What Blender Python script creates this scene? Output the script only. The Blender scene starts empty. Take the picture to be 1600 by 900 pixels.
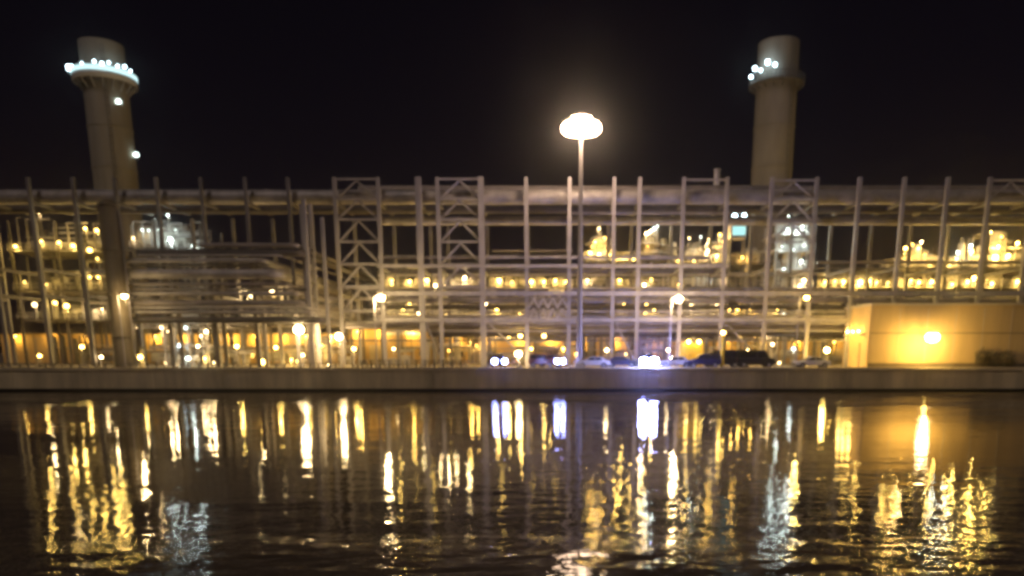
import bpy, bmesh, math, random
from mathutils import Vector, Matrix

scene = bpy.context.scene
COL = scene.collection
R = math.radians

# ------------------------------------------------------------------ camera
H, TH, F, CX, HOR = 5.0, R(12.0), 1200.0, 860.0, 550.0
PY = HOR + F * math.tan(TH)
CT, ST = math.cos(TH), math.sin(TH)

def W(px, py, Y):
    """world point at distance Y that the photograph (1600 x 900) shows at px, py"""
    v = (PY - py) / F
    z = Y * (v * CT - ST) / (CT + v * ST)
    d = Y * CT - z * ST
    return Vector(((px - CX) * d / F, Y, z + H))

def GX(px, Y):                       # x of something standing on the quay ground
    return W(px, 574, Y).x

def size_at(n, py, Y):               # n photo pixels in metres
    v = (PY - py) / F
    z = Y * (v * CT - ST) / (CT + v * ST)
    return n * (Y * CT - z * ST) / F

cam_d = bpy.data.cameras.new('camera')
cam = bpy.data.objects.new('camera', cam_d)
COL.objects.link(cam)
cam.location = (0, 0, H)
cam.rotation_euler = (R(90) - TH, 0, 0)
cam_d.sensor_width = 36
cam_d.lens = 36 * F / 1600
cam_d.shift_x = -(CX - 800) / 1600
cam_d.shift_y = (PY - 450) / 1600
cam_d.clip_end = 6000
cam_d.dof.use_dof = True
cam_d.dof.focus_distance = 30
cam_d.dof.aperture_fstop = 0.027 / 0.055
scene.camera = cam

# ------------------------------------------------------------------ render / view
scene.render.engine = 'CYCLES'
scene.view_settings.view_transform = 'Standard'
scene.view_settings.look = 'None'
scene.view_settings.exposure = 0
scene.view_settings.gamma = 1
c = scene.cycles
c.max_bounces = 5
c.diffuse_bounces = 2
c.glossy_bounces = 3
c.caustics_reflective = False
c.caustics_refractive = False
c.sample_clamp_indirect = 3.6
c.use_denoising = True
c.filter_width = 3.5

# ------------------------------------------------------------------ sky, fill sun
SUN_EL, SUN_AZ = R(48), R(200)       # behind the viewer, a little to the left
w = bpy.data.worlds.new('World')
scene.world = w
w.use_nodes = True
nt = w.node_tree
bg = nt.nodes['Background']
sky = nt.nodes.new('ShaderNodeTexSky')
sky.sky_type = 'NISHITA'
sky.sun_disc = False
sky.sun_elevation = SUN_EL
sky.sun_rotation = SUN_AZ
tint = nt.nodes.new('ShaderNodeMix')
tint.data_type = 'RGBA'
tint.blend_type = 'MULTIPLY'
tint.inputs[0].default_value = 1
tint.inputs[7].default_value = (1.0, 0.47, 0.55, 1)
nt.links.new(sky.outputs[0], tint.inputs[6])
nt.links.new(tint.outputs[2], bg.inputs[0])
bg.inputs[1].default_value = 0.0016

sd = bpy.data.lights.new('fill_sun', 'SUN')  # added warm fill light, stands in for lamps on the near bank
sd.energy = 0.36
sd.angle = R(9)
sd.color = (1.0, 0.80, 0.73)
so = bpy.data.objects.new('fill_sun', sd)
COL.objects.link(so)
dirv = Vector((math.sin(SUN_AZ) * math.cos(SUN_EL), math.cos(SUN_AZ) * math.cos(SUN_EL), math.sin(SUN_EL)))
so.rotation_euler = dirv.to_track_quat('Z', 'Y').to_euler()
so.location = (0, -50, 120)

# ------------------------------------------------------------------ materials
def mat(name, col, rough=0.6, metal=0.0, var=0.25, scale=0.6, bump=0.0, streak=False):
    m = bpy.data.materials.new(name)
    m.use_nodes = True
    n, l = m.node_tree.nodes, m.node_tree.links
    b = n['Principled BSDF']
    b.inputs['Roughness'].default_value = rough
    b.inputs['Metallic'].default_value = metal
    tc = n.new('ShaderNodeNewGeometry')
    mp = n.new('ShaderNodeMapping')
    mp.inputs['Scale'].default_value = (1, 1, 0.18) if streak else (1, 1, 1)
    l.new(tc.outputs['Position'], mp.inputs[0])
    nz = n.new('ShaderNodeTexNoise')
    nz.inputs['Scale'].default_value = scale
    nz.inputs['Detail'].default_value = 6
    nz.inputs['Roughness'].default_value = 0.62
    l.new(mp.outputs[0], nz.inputs['Vector'])
    rp = n.new('ShaderNodeValToRGB')
    rp.color_ramp.elements[0].position = 0.3
    rp.color_ramp.elements[1].position = 0.7
    rp.color_ramp.elements[0].color = tuple(x * (1 - var) for x in col) + (1,)
    rp.color_ramp.elements[1].color = tuple(min(1, x * (1 + var)) for x in col) + (1,)
    l.new(nz.outputs['Fac'], rp.inputs[0])
    l.new(rp.outputs[0], b.inputs['Base Color'])
    if bump:
        bp = n.new('ShaderNodeBump')
        bp.inputs['Strength'].default_value = bump
        bp.inputs['Distance'].default_value = 0.1
        nz2 = n.new('ShaderNodeTexNoise')
        nz2.inputs['Scale'].default_value = scale * 6
        nz2.inputs['Detail'].default_value = 4
        l.new(tc.outputs['Position'], nz2.inputs['Vector'])
        l.new(nz2.outputs['Fac'], bp.inputs['Height'])
        l.new(bp.outputs[0], b.inputs['Normal'])
    return m

def emit(name, col, s):
    m = bpy.data.materials.new(name)
    m.use_nodes = True
    n, l = m.node_tree.nodes, m.node_tree.links
    n.clear()
    o = n.new('ShaderNodeOutputMaterial')
    e = n.new('ShaderNodeEmission')
    e.inputs[0].default_value = tuple(col) + (1,)
    e.inputs[1].default_value = s
    l.new(e.outputs[0], o.inputs[0])
    return m

M = {
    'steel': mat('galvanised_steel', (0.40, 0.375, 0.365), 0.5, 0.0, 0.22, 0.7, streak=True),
    'dimlit_steel': mat('dimlit_steel', (0.23, 0.215, 0.21), 0.55, 0.0, 0.25, 0.7, streak=True),  # steel darkened in colour for columns in weaker light
    'dark_steel': mat('dark_steel', (0.15, 0.135, 0.125), 0.6, 0.0, 0.3, 0.8, streak=True),
    'pipe': mat('pipe_cladding', (0.38, 0.355, 0.335), 0.45, 0.1, 0.35, 0.45),
    'pipe_dull': mat('dull_pipe_cladding', (0.25, 0.22, 0.205), 0.5, 0.1, 0.25, 0.35),
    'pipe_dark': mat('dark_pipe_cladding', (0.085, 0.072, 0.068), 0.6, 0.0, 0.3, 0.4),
    'stack': mat('stack_concrete', (0.30, 0.27, 0.215), 0.85, 0, 0.34, 0.16, 0.1, streak=True),
    'stack_grey': mat('stack_weathered', (0.30, 0.275, 0.235), 0.85, 0, 0.34, 0.16, 0.1, streak=True),
    'vessel': mat('vessel_shell', (0.46, 0.44, 0.40), 0.45, 0.1, 0.2, 0.5, streak=True),
    'vessel_brown': mat('brown_vessel_shell', (0.15, 0.12, 0.07), 0.6, 0.0, 0.2, 0.5, streak=True),
    'cream': mat('cream_render', (0.58, 0.42, 0.19), 0.85, 0, 0.14, 0.5, 0.1, streak=True),
    'trim': mat('pale_trim', (0.55, 0.48, 0.34), 0.8, 0, 0.12, 0.8),
    'joint': mat('dark_joint', (0.16, 0.12, 0.07), 0.9, 0, 0.2, 1),
    'concrete': mat('quay_concrete', (0.62, 0.53, 0.33), 0.9, 0, 0.42, 0.3, 0.25, streak=True),
    'coping': mat('coping_concrete', (0.60, 0.52, 0.34), 0.9, 0, 0.25, 0.5, 0.2),
    'ground': mat('quay_ground', (0.27, 0.23, 0.17), 0.9, 0, 0.3, 0.08, 0.1),
    'asphalt': mat('asphalt', (0.06, 0.056, 0.05), 0.85, 0, 0.3, 0.3, 0.1),
    'paint': mat('road_paint', (0.7, 0.68, 0.6), 0.7, 0, 0.15, 1.5),
    'yellow': mat('yellow_paint', (0.72, 0.52, 0.04), 0.5, 0, 0.12, 1),
    'red': mat('maroon_paint', (0.16, 0.03, 0.03), 0.3, 0, 0.1, 1),
    'navy': mat('navy_paint', (0.03, 0.03, 0.09), 0.25, 0, 0.1, 1),
    'black': mat('black_paint', (0.012, 0.011, 0.012), 0.3, 0, 0.1, 1),
    'white': mat('white_paint', (0.75, 0.74, 0.74), 0.35, 0, 0.06, 1),
    'silver': mat('silver_paint', (0.42, 0.42, 0.44), 0.3, 0.3, 0.06, 1),
    'rubber': mat('rubber', (0.02, 0.02, 0.02), 0.9, 0, 0.1, 2),
    'glass': mat('dark_glass', (0.015, 0.017, 0.02), 0.06, 0, 0.05, 1),
    'leaf': mat('shrub_leaf', (0.13, 0.105, 0.06), 0.7, 0, 0.4, 2),
    'bark': mat('shrub_stem', (0.08, 0.06, 0.04), 0.9, 0, 0.3, 2),
}
AMBER = (1.0, 0.56, 0.10)
SODIUM = (1.0, 0.63, 0.14)
WARM = (1.0, 0.70, 0.32)
FLOOD = (1.0, 0.68, 0.45)
WHITE = (0.82, 1.0, 0.94)
COOL = (0.66, 0.90, 1.0)
BLUE = (0.30, 0.35, 1.0)
_em = {}
def E(col, s):
    if col in (AMBER, SODIUM, WARM): s = s * 1.5
    if col == WHITE: s = s * .6
    k = (col, s)
    if k not in _em:
        nm = {AMBER: 'amber', SODIUM: 'sodium', WARM: 'warm', FLOOD: 'flood', WHITE: 'cool_white', COOL: 'cyan_white', BLUE: 'blue_white'}.get(col, 'lamp')
        _em[k] = emit(nm + '_light', col, s)
    return _em[k]

# ------------------------------------------------------------------ mesh builder
def glow(x, y, z, col, watts, parent, radius=.12):
    ld_ = bpy.data.lights.new('lamp_light', 'POINT')
    ld_.energy = watts; ld_.color = col; ld_.shadow_soft_size = radius
    o = bpy.data.objects.new('lamp_light', ld_)
    COL.objects.link(o)
    o.parent = parent
    o.location = Vector((x, y, z)) - ORIG[parent.name]
    return o

class MB:
    def __init__(self):
        self.v, self.f, self.sm = [], [], []
    def add(self, vs, fs, smooth=False):
        o = len(self.v)
        self.v += [tuple(p) for p in vs]
        self.f += [tuple(i + o for i in q) for q in fs]
        self.sm += [smooth] * len(fs)
        return self
    def box(self, cx, cy, cz, sx, sy, sz, rz=0):
        c_, s_ = math.cos(rz), math.sin(rz)
        vs = []
        for dz in (-.5, .5):
            for dx, dy in ((-.5, -.5), (.5, -.5), (.5, .5), (-.5, .5)):
                x, y = dx * sx, dy * sy
                vs.append((cx + x * c_ - y * s_, cy + x * s_ + y * c_, cz + dz * sz))
        return self.add(vs, [(3, 2, 1, 0), (4, 5, 6, 7), (0, 1, 5, 4), (1, 2, 6, 5), (2, 3, 7, 6), (3, 0, 4, 7)])
    def tube(self, pts, r, seg=10, r1=None, smooth=True):
        pts = [Vector(p) for p in pts]
        n = len(pts)
        vs, fs = [], []
        d0 = (pts[1] - pts[0]).normalized()
        up = Vector((0, 0, 1)) if abs(d0.z) < 0.9 else Vector((1, 0, 0))
        a = d0.cross(up).normalized()
        for i, p in enumerate(pts):
            d = (pts[min(i + 1, n - 1)] - pts[max(i - 1, 0)]).normalized()
            a = (a - d * a.dot(d)).normalized()
            b = d.cross(a)
            rr = r if r1 is None else r + (r1 - r) * i / (n - 1)
            for k in range(seg):
                t = 2 * math.pi * k / seg
                vs.append(p + a * (rr * math.cos(t)) + b * (rr * math.sin(t)))
        for i in range(n - 1):
            for k in range(seg):
                k2 = (k + 1) % seg
                fs.append((i * seg + k, i * seg + k2, (i + 1) * seg + k2, (i + 1) * seg + k))
        self.add(vs, fs, smooth)
        o = len(vs)
        self.add(vs[:seg], [tuple(range(seg - 1, -1, -1))])
        self.add(vs[-seg:], [tuple(range(seg))])
        return self
    def bar(self, p, q, s):              # square bar
        return self.tube([p, q], s * .7071, 4, smooth=False)
    def lathe(self, cx, cy, prof, seg=24):
        vs, fs = [], []
        n = len(prof)
        for r, z in prof:
            for k in range(seg):
                t = 2 * math.pi * k / seg
                vs.append((cx + r * math.cos(t), cy + r * math.sin(t), z))
        for i in range(n - 1):
            for k in range(seg):
                k2 = (k + 1) % seg
                fs.append((i * seg + k, i * seg + k2, (i + 1) * seg + k2, (i + 1) * seg + k))
        return self.add(vs, fs, True)
    def drum(self, p, q, r, seg=20):      # a vessel with domed ends
        p, q = Vector(p), Vector(q)
        d = (q - p).normalized()
        L = (q - p).length
        pr = [(-.35, .02), (-.3, .45), (-.18, .8), (0, 1)]
        up = Vector((0, 0, 1)) if abs(d.z) < .9 else Vector((1, 0, 0))
        a = d.cross(up).normalized(); b = d.cross(a)
        st = [(t * r, k * r) for t, k in pr] + [(L - t * r, k * r) for t, k in reversed(pr)]
        vs, fs = [], []
        for t, rr in st:
            for k in range(seg):
                an = 2 * math.pi * k / seg
                vs.append(p + d * t + a * rr * math.cos(an) + b * rr * math.sin(an))
        for i in range(len(st) - 1):
            for k in range(seg):
                k2 = (k + 1) % seg
                fs.append((i * seg + k, i * seg + k2, (i + 1) * seg + k2, (i + 1) * seg + k))
        return self.add(vs, fs, True)
    def ball(self, cx, cy, cz, r, rz=None, seg=10, rings=6):
        rz = rz or r
        prof = [(max(.001, r * math.sin(math.pi * i / rings)), cz - rz * math.cos(math.pi * i / rings)) for i in range(rings + 1)]
        return self.lathe(cx, cy, prof, seg)
    def prism(self, prof, y0, y1, xf):    # side profile (u, z) extruded across, xf maps (u, v, z) to the world
        n = len(prof)
        vs = [xf(u, y0, z) for u, z in prof] + [xf(u, y1, z) for u, z in prof]
        fs = [tuple(range(n)), tuple(range(2 * n - 1, n - 1, -1))]
        fs += [(i, i + n, (i + 1) % n + n, (i + 1) % n) for i in range(n)]
        return self.add(vs, fs)
    def build(self, name, m, parent=None, bevel=0):
        off = Vector((0, 0, 0))
        if parent is not None:
            off = ORIG[parent.name]
        me = bpy.data.meshes.new(name)
        me.from_pydata([tuple(Vector(p) - off) for p in self.v], [], self.f)
        me.polygons.foreach_set('use_smooth', self.sm)
        if m: me.materials.append(m)
        bm = bmesh.new(); bm.from_mesh(me)
        bmesh.ops.recalc_face_normals(bm, faces=bm.faces)
        bm.to_mesh(me); bm.free()
        me.update()
        o = bpy.data.objects.new(name, me)
        COL.objects.link(o)
        ORIG[o.name] = off
        if parent is not None:
            o.parent = parent
        if bevel:
            bv = o.modifiers.new('edge', 'BEVEL'); bv.width = bevel; bv.segments = 2
        return o

ORIG = {}
HAZE = 0.00031
def thing(name, label, cat, loc, group=None):
    o = bpy.data.objects.new(name, None)
    COL.objects.link(o)
    o.location = loc
    o.empty_display_size = 0.5
    o['label'] = label; o['category'] = cat
    if group: o['group'] = group
    ORIG[o.name] = Vector(loc)
    return o
def tag(o, label, cat, group=None):
    o['label'] = label; o['category'] = cat
    if group: o['group'] = group
    return o

QZ = W(860, 575, 100).z               # top of the quay wall
GZ = QZ - 0.05                        # quay ground
X0, X1 = -92, 78

# ------------------------------------------------------------------ setting: water, ground, road
mw = bpy.data.materials.new('harbour_water')
mw.use_nodes = True
n, l = mw.node_tree.nodes, mw.node_tree.links
b = n['Principled BSDF']
b.inputs['Base Color'].default_value = (0.11, 0.086, 0.057, 1)
b.inputs['Roughness'].default_value = 0.015
b.inputs['IOR'].default_value = 1.29
geo = n.new('ShaderNodeNewGeometry')
def wave(scale, sx, sy, detail, rot=0.0, rough=0.5):
    mp = n.new('ShaderNodeMapping')
    mp.inputs['Scale'].default_value = (sx, sy, 1)
    mp.inputs['Rotation'].default_value = (0, 0, rot)
    l.new(geo.outputs['Position'], mp.inputs[0])
    z = n.new('ShaderNodeTexNoise')
    z.inputs['Scale'].default_value = scale
    z.inputs['Detail'].default_value = detail
    z.inputs['Roughness'].default_value = rough
    l.new(mp.outputs[0], z.inputs['Vector'])
    return z.outputs['Fac']
def math_node(op, a, bb):
    m_ = n.new('ShaderNodeMath'); m_.operation = op
    for i, x in enumerate((a, bb)):
        if isinstance(x, (int, float)): m_.inputs[i].default_value = x
        else: l.new(x, m_.inputs[i])
    return m_.outputs[0]
swell = wave(0.35, 0.45, 1.0, 2, 0.12)
rip = wave(1.5, 0.62, 1.0, 3, -0.15, 0.5)
fine = wave(6.0, 0.7, 1.0, 2, 0.3)
patch = wave(0.05, 0.35, 1.0, 2, 0.0)          # calmer and rougher patches of wind
pr = n.new('ShaderNodeMapRange')
pr.inputs[1].default_value = 0.38; pr.inputs[2].default_value = 0.62
pr.inputs[3].default_value = 0.45; pr.inputs[4].default_value = 1.3
l.new(patch, pr.inputs[0])
hsum = math_node('ADD', math_node('MULTIPLY', swell, 0.085), math_node('MULTIPLY', rip, 0.036))
hsum = math_node('ADD', hsum, math_node('MULTIPLY', fine, 0.005))
hsum = math_node('ADD', hsum, math_node('MULTIPLY', wave(15.0, 0.8, 1.0, 2, -0.4), 0.0006))
hsum = math_node('MULTIPLY', hsum, pr.outputs[0])
# choppier water close under the quay wall, calmer towards the viewer
sx_ = n.new('ShaderNodeSeparateXYZ'); l.new(geo.outputs['Position'], sx_.inputs[0])
my_ = n.new('ShaderNodeMath'); my_.operation = 'DIVIDE'; my_.inputs[1].default_value = 100
l.new(sx_.outputs[1], my_.inputs[0])
cr_ = n.new('ShaderNodeFloatCurve')
cv = cr_.mapping.curves[0]
for k, (cx_, cy_) in enumerate(((0, .72), (.17, .72), (.215, .42), (.28, .24), (.45, .22), (.62, .42), (.85, .95), (1, 1))):
    if k < 1: cv.points[0].location = (cx_, cy_)
    elif k == 7: cv.points[-1].location = (cx_, cy_)
    else: cv.points.new(cx_, cy_)
cr_.mapping.update()
l.new(my_.outputs[0], cr_.inputs['Value'])
hsum = math_node('MULTIPLY', hsum, 2.1)
hsum = math_node('MULTIPLY', hsum, cr_.outputs[0])
bp = n.new('ShaderNodeBump')
bp.inputs['Strength'].default_value = 1.0
bp.inputs['Distance'].default_value = 1.0
if 'Filter Width' in bp.inputs: bp.inputs['Filter Width'].default_value = 0.1
l.new(hsum, bp.inputs['Height'])
l.new(bp.outputs[0], b.inputs['Normal'])
wo = MB().add([(-900, -40, 0), (900, -40, 0), (900, 100.3, 0), (-900, 100.3, 0)], [(0, 1, 2, 3)]).build('water', mw)
wo['kind'] = 'structure'
g = MB().add([(-1500, 100.4, GZ), (1500, 100.4, GZ), (1500, 3000, GZ), (-1500, 3000, GZ)], [(0, 1, 2, 3)]).build('ground', M['ground'])
g['kind'] = 'structure'
rd = MB().add([(-300, 102.2, GZ + .004), (300, 102.2, GZ + .004), (300, 107.4, GZ + .004), (-300, 107.4, GZ + .004)], [(0, 1, 2, 3)]).build('road', M['asphalt'])
rd['kind'] = 'structure'
lm = MB()
for i in range(-30, 30):
    lm.add([(i * 6, 104.7, GZ + .008), (i * 6 + 3, 104.7, GZ + .008), (i * 6 + 3, 104.85, GZ + .008), (i * 6, 104.85, GZ + .008)], [(0, 1, 2, 3)])
lo = lm.build('road_markings', M['paint']); lo['kind'] = 'structure'
kb = MB().box(0, 101.9, GZ + .06, 600, .3, .13).build('kerb', M['coping']); kb['kind'] = 'structure'

# quay wall
q = thing('quay_wall', 'long low concrete quay wall with dark tide band along the water', 'wall', (0, 100.3, 0))
m = MB()
rng = random.Random(3)
x = -240
while x < 240:
    L = 9.0
    m.box(x + L / 2, 100.35 + rng.uniform(-.02, .02), (QZ - .35 - 2) / 2 + .02, L - .05, .7, QZ - .35 + 2)
    x += L
m.build('wall_panel', M['concrete'], q)
MB().box(0, 100.30, QZ - .17, 480, .9, .34).build('coping', M['coping'], q)
MB().box(0, 99.93, .18, 480, .1, .42).build('tide_band', M['black'], q)

# ------------------------------------------------------------------ lamps
def pole_lamp(name, label, cat, px, py, Y, r, s, col, arm=0.0, pr=.11, group=None, pole='steel', cone=False):
    p = W(px, py, Y)
    base = Vector((p.x - arm, Y, GZ))
    t = thing(name, label, cat, base, group)
    hb = MB().tube([base, (base.x, Y, GZ + (p.z - GZ) * .6), (base.x, Y, p.z + (.25 if arm else -r * .6))], pr, 8, pr * .6)
    hb.build('pole', M[pole], t)
    MB().box(base.x, Y, GZ + .12, .5, .5, .24).build('base', M['dark_steel'], t, .03)
    if arm:
        MB().tube([(base.x, Y, p.z + .2), (base.x + arm * .5, Y - .05, p.z + .42), (p.x, Y - .1, p.z + .3)], .05, 6).build('arm', M[pole], t)
        hd = MB().box(p.x, Y - .1, p.z + .24, r * 2.4, r * 1.6, .16).build('lamp_head', M['dark_steel'], t, .04)
    else:
        hd = MB().lathe(p.x, Y, [(.02, p.z + r * 1.15), (r * .8, p.z + r * .85), (r * .8, p.z + r * .75), (.02, p.z + r * .75)], 12).build('lamp_head', M['dark_steel'], t)
    MB().ball(p.x, Y - .1 * bool(arm), p.z, r * .7, r * .56).build('bulb', E(col, s), hd)
    glow(p.x, Y - .1 * bool(arm), p.z - r * .56 - .25, col, s * r * r * (90 if arm else 90), hd)
    return t

SL = 'street lamps along the quay road'
pole_lamp('street_lamp', 'yellow street lamp on tall pole beside the slim brown vessel', 'street lamp', 195, 463, 102.4, .55, 20, WARM, .9, .12, SL)
pole_lamp('street_lamp', 'bright street lamp on tall pole left of the widest pale rack column', 'street lamp', 595, 465, 104, .70, 50, WARM, .9, .12, SL)
pole_lamp('street_lamp', 'bright street lamp on tall pole left of the yellow lamp post', 'street lamp', 1060, 467, 104, .74, 50, WARM, .9, .12, SL)
pole_lamp('street_lamp', 'smaller yellow street lamp in front of the white lit equipment tower', 'street lamp', 1260, 465, 106, .48, 30, SODIUM, .9, .12, SL)
FP = 'low floodlight posts under the left rack'
pole_lamp('floodlight_post', 'largest and brightest low floodlight on a post by the bend of the pipes', 'floodlight', 467, 515, 109, .95, 55, WARM, 0, .09, FP)
pole_lamp('floodlight_post', 'second low floodlight on a post just right of the brightest one', 'floodlight', 530, 526, 112, .75, 48, WARM, 0, .09, FP)
YP = pole_lamp('lamp_post', 'bright yellow painted lamp post standing against black parked van', 'lamp post', 1130, 520, 104.2, .34, 45, SODIUM, 0, .3, None, 'yellow')

PL = 'small post lamps across the plant yard'
yard = [
    (62, 556, 112, .30, 22, SODIUM, 'low orange lamp at far left edge by the wall top'),
    (76, 538, 128, .22, 12, WARM, 'dim pinkish lamp below the left yellow process frame'),
    (128, 542, 114, .36, 26, SODIUM, 'oval yellow lamp under the left yellow process frame'),
    (158, 558, 112, .30, 22, WARM, 'low warm lamp left of the slim brown vessel foot'),
    (200, 532, 125, .24, 14, WARM, 'small warm lamp just right of the brown vessel'),
    (219, 558, 110, .42, 26, SODIUM, 'fat pale yellow lamp low beside the grey skid'),
    (282, 540, 118, .45, 16, COOL, 'bluish lamp beside the dark low rack leg'),
    (294, 560, 112, .42, 18, WHITE, 'low white lamp near the quay below the bluish lamp'),
    (309, 541, 114, .26, 26, WARM, 'warm lamp on a pale post right of the bluish lamp'),
    (370, 541, 116, .38, 28, SODIUM, 'round yellow lamp between two dark low rack legs'),
    (431, 543, 116, .36, 26, SODIUM, 'round yellow lamp left of the brightest floodlight'),
    (473, 555, 112, .26, 22, WARM, 'small warm lamp right under the brightest floodlight'),
    (553, 545, 116, .38, 28, SODIUM, 'oval yellow lamp right of the second floodlight'),
    (615, 545, 128, .28, 20, WARM, 'small lamp in front of the tan shed wall'),
    (703, 548, 130, .34, 18, AMBER, 'orange lamp between the tan shed and dark car'),
    (775, 525, 126, .24, 16, SODIUM, 'tiny lamp above the dark car with lit headlamps'),
    (813, 525, 114, .34, 30, SODIUM, 'yellow lamp on post above the warm dazzling lamp'),
    (810, 553, 108, .62, 45, WARM, 'dazzling warm lamp low between two dark cars'),
    (850, 525, 116, .36, 28, SODIUM, 'yellow lamp on post right above the maroon car'),
    (830, 545, 114, .26, 22, SODIUM, 'small yellow lamp left of the maroon car'),
    (948, 547, 113, .34, 26, WARM, 'warm lamp above the navy car'),
    (1045, 547, 113, .34, 26, WARM, 'pale warm lamp right of the dazzling blue headlamp'),
    (1168, 548, 108, .32, 24, WARM, 'pale lamp on pale post between black vans'),
    (1207, 538, 114, .26, 20, WARM, 'small lamp left of the white lit column foot'),
    (1240, 545, 116, .40, 12, WHITE, 'soft white lamp below the white lit equipment tower'),
    (1292, 547, 108, .46, 110, SODIUM, 'white lamp on post left of the cream building'),
]
for px, py, Y, r, s, col, lab in yard:
    pole_lamp('lamp_post', lab, 'lamp post', px, py, Y, r, s, col, 0, .07, PL)

# ------------------------------------------------------------------ high mast
p = W(908, 205, 103)
t = thing('high_mast_light', 'tall floodlight mast with a blazing crown of lamps above the pipe rack', 'light mast', (p.x, 103, GZ))
MB().tube([(p.x, 103, GZ), (p.x, 103, p.z + .3)], .36, 14, .22).build('pole', M['steel'], t)
MB().box(p.x, 103, GZ + .3, 1.2, 1.2, .6).build('base', M['coping'], t, .05)
ring = MB()
for k in range(24):
    a, a2 = 2 * math.pi * k / 24, 2 * math.pi * (k + 1) / 24
    ring.bar((p.x + 2.1 * math.cos(a), 103 + 2.1 * math.sin(a), p.z + .35), (p.x + 2.1 * math.cos(a2), 103 + 2.1 * math.sin(a2), p.z + .35), .12)
for k in range(4):
    a = math.pi / 2 * k
    ring.bar((p.x, 103, p.z + .5), (p.x + 2.1 * math.cos(a), 103 + 2.1 * math.sin(a), p.z + .36), .1)
ring.build('head_ring', M['dark_steel'], t)
MB().lathe(p.x, 103, [(.02, p.z + 2.2), (.4, p.z + 2.1), (.7, p.z + 1.85), (.7, p.z + 1.75), (.02, p.z + 1.75)], 16).build('hood', M['steel'], t)
for cnt_, rad_, up_ in ((20, 1.95, 0.0), (9, 1.05, .7)):
    for k in range(cnt_):
        a = 2 * math.pi * (k + .3) / cnt_
        fx, fy = p.x + rad_ * math.cos(a), 103 + rad_ * math.sin(a)
        hd = MB().box(fx, fy, p.z + up_ + .93, .7, .5, .2, a).build('floodlight', M['dark_steel'], t, .03)
        MB().ball(fx, fy, p.z + up_ + .3, .5, .58).build('lens', E(FLOOD, 70), hd)

# ------------------------------------------------------------------ tall pipe rack
YF, YB = 112.0, 122.0
TOP = 277
colpx = [-95, -27, 43, 113, 178, 243, 313, 382, 449, 522, 590, 653, 683, 751, 822, 890, 960, 1000, 1069, 1137, 1207, 1277, 1344, 1414, 1482, 1548, 1616, 1684]
zt = W(860, TOP, YF).z
rk = thing('pipe_rack', 'tall pale steel pipe rack of braced columns spanning the whole quay', 'pipe rack', (0, YF, GZ))
CXs = {}
for px in colpx:
    x = W(px, TOP, YF).x
    CXs[px] = x
    wd = .78 if px in (653, 751) else .44 if px < 450 else .5
    cs = 'dimlit_steel' if px < 450 else 'steel'  # left columns take the darker copy, dimmer lamplight put into the colour
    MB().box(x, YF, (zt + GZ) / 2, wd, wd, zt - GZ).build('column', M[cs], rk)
    zb = W(860, 322, YF).z
    MB().box(x, YB, (zb + GZ) / 2, .45, .45, zb - GZ).build('column', M['dimlit_steel'], rk)
    for py in (316, 420, 462):
        z = W(860, py, YF).z
        MB().box(x, (YF + YB) / 2, z, .32, YB - YF - .62, .42).build('cross_beam', M['dark_steel'], rk)
def lbeam(py, pa, pb, th, Y, mm='steel', off=0):
    z = W(860, py, YF).z
    a, bb = W(pa, py, YF).x, W(pb, py, YF).x
    MB().box((a + bb) / 2, Y + off, z, bb - a, .3, th).build('beam', M[mm], rk)
lbeam(416, 590, 1137, .42, YF, off=-.42)
lbeam(459, 590, 1690, .62, YF, off=-.55)
lbeam(500, 590, 1322, .46, YF, off=-.42)
lbeam(416, 590, 1690, .35, YB, off=.42)
lbeam(459, 480, 1690, .4, YB, off=.42)
lbeam(500, 480, 1690, .4, YB, off=.42)
lbeam(532, 540, 1322, .25, YF, 'dark_steel', off=.42)
# chevron bays
def chevron(pa, pb, ys, sz=.3):
    a, bb = CXs[pa], CXs[pb]
    mid = (a + bb) / 2
    for i, y in enumerate(ys):
        z = W(860, y, YF).z
        MB().box(mid, YF - .02, z - .15, bb - a - .56, .26, .28).build('brace_beam', M['steel'], rk)
        if i + 1 < len(ys):
            z2 = W(860, ys[i + 1], YF).z
            for e in (a + .3, bb - .3):
                MB().bar((mid, YF + .2, z - .3), (e, YF + .2, z2), sz * .75).build('brace', M['steel'], rk)
chevron(522, 590, [278, 309, 341, 376, 411, 446, 484])
chevron(683, 751, [278, 309, 341, 376, 411, 446])
chevron(1207, 1277, [280, 309, 345, 376])
chevron(1548, 1616, [280, 312])
MB().box((CXs[1069] + CXs[1137]) / 2, YF, W(860, 281, YF).z, CXs[1137] - CXs[1069] - .56, .26, .26).build('brace_beam', M['steel'], rk)
# lattice girder between two columns
a, bb = CXs[822], CXs[890]
for r_, (ya, yb) in enumerate(((466, 482), (482, 498))):
    nseg = 4
    z0, z1 = W(860, ya, YF).z, W(860, yb, YF).z
    m = MB()
    for i in range(nseg):
        u0, u1 = a + .3 + (bb - a - .6) * i / nseg, a + .3 + (bb - a - .6) * (i + 1) / nseg
        um = (u0 + u1) / 2
        m.bar((u0, YF - .5, z1), (um, YF - .5, z0), .24); m.bar((um, YF - .5, z0), (u1, YF - .5, z1), .24)
    m.build('lattice', M['steel'], rk)
for pa, pb in ((751, 822), (1137, 1207), (960, 1000), (653, 683)):      # diagonal bracing lower down
    z0, z1 = W(860, 500, YF).z, W(860, 560, YF).z
    MB().bar((CXs[pa] + .3, YF + .25, z0), (CXs[pb] - .3, YF + .25, z1), .16).build('brace', M['steel'], rk)

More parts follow.
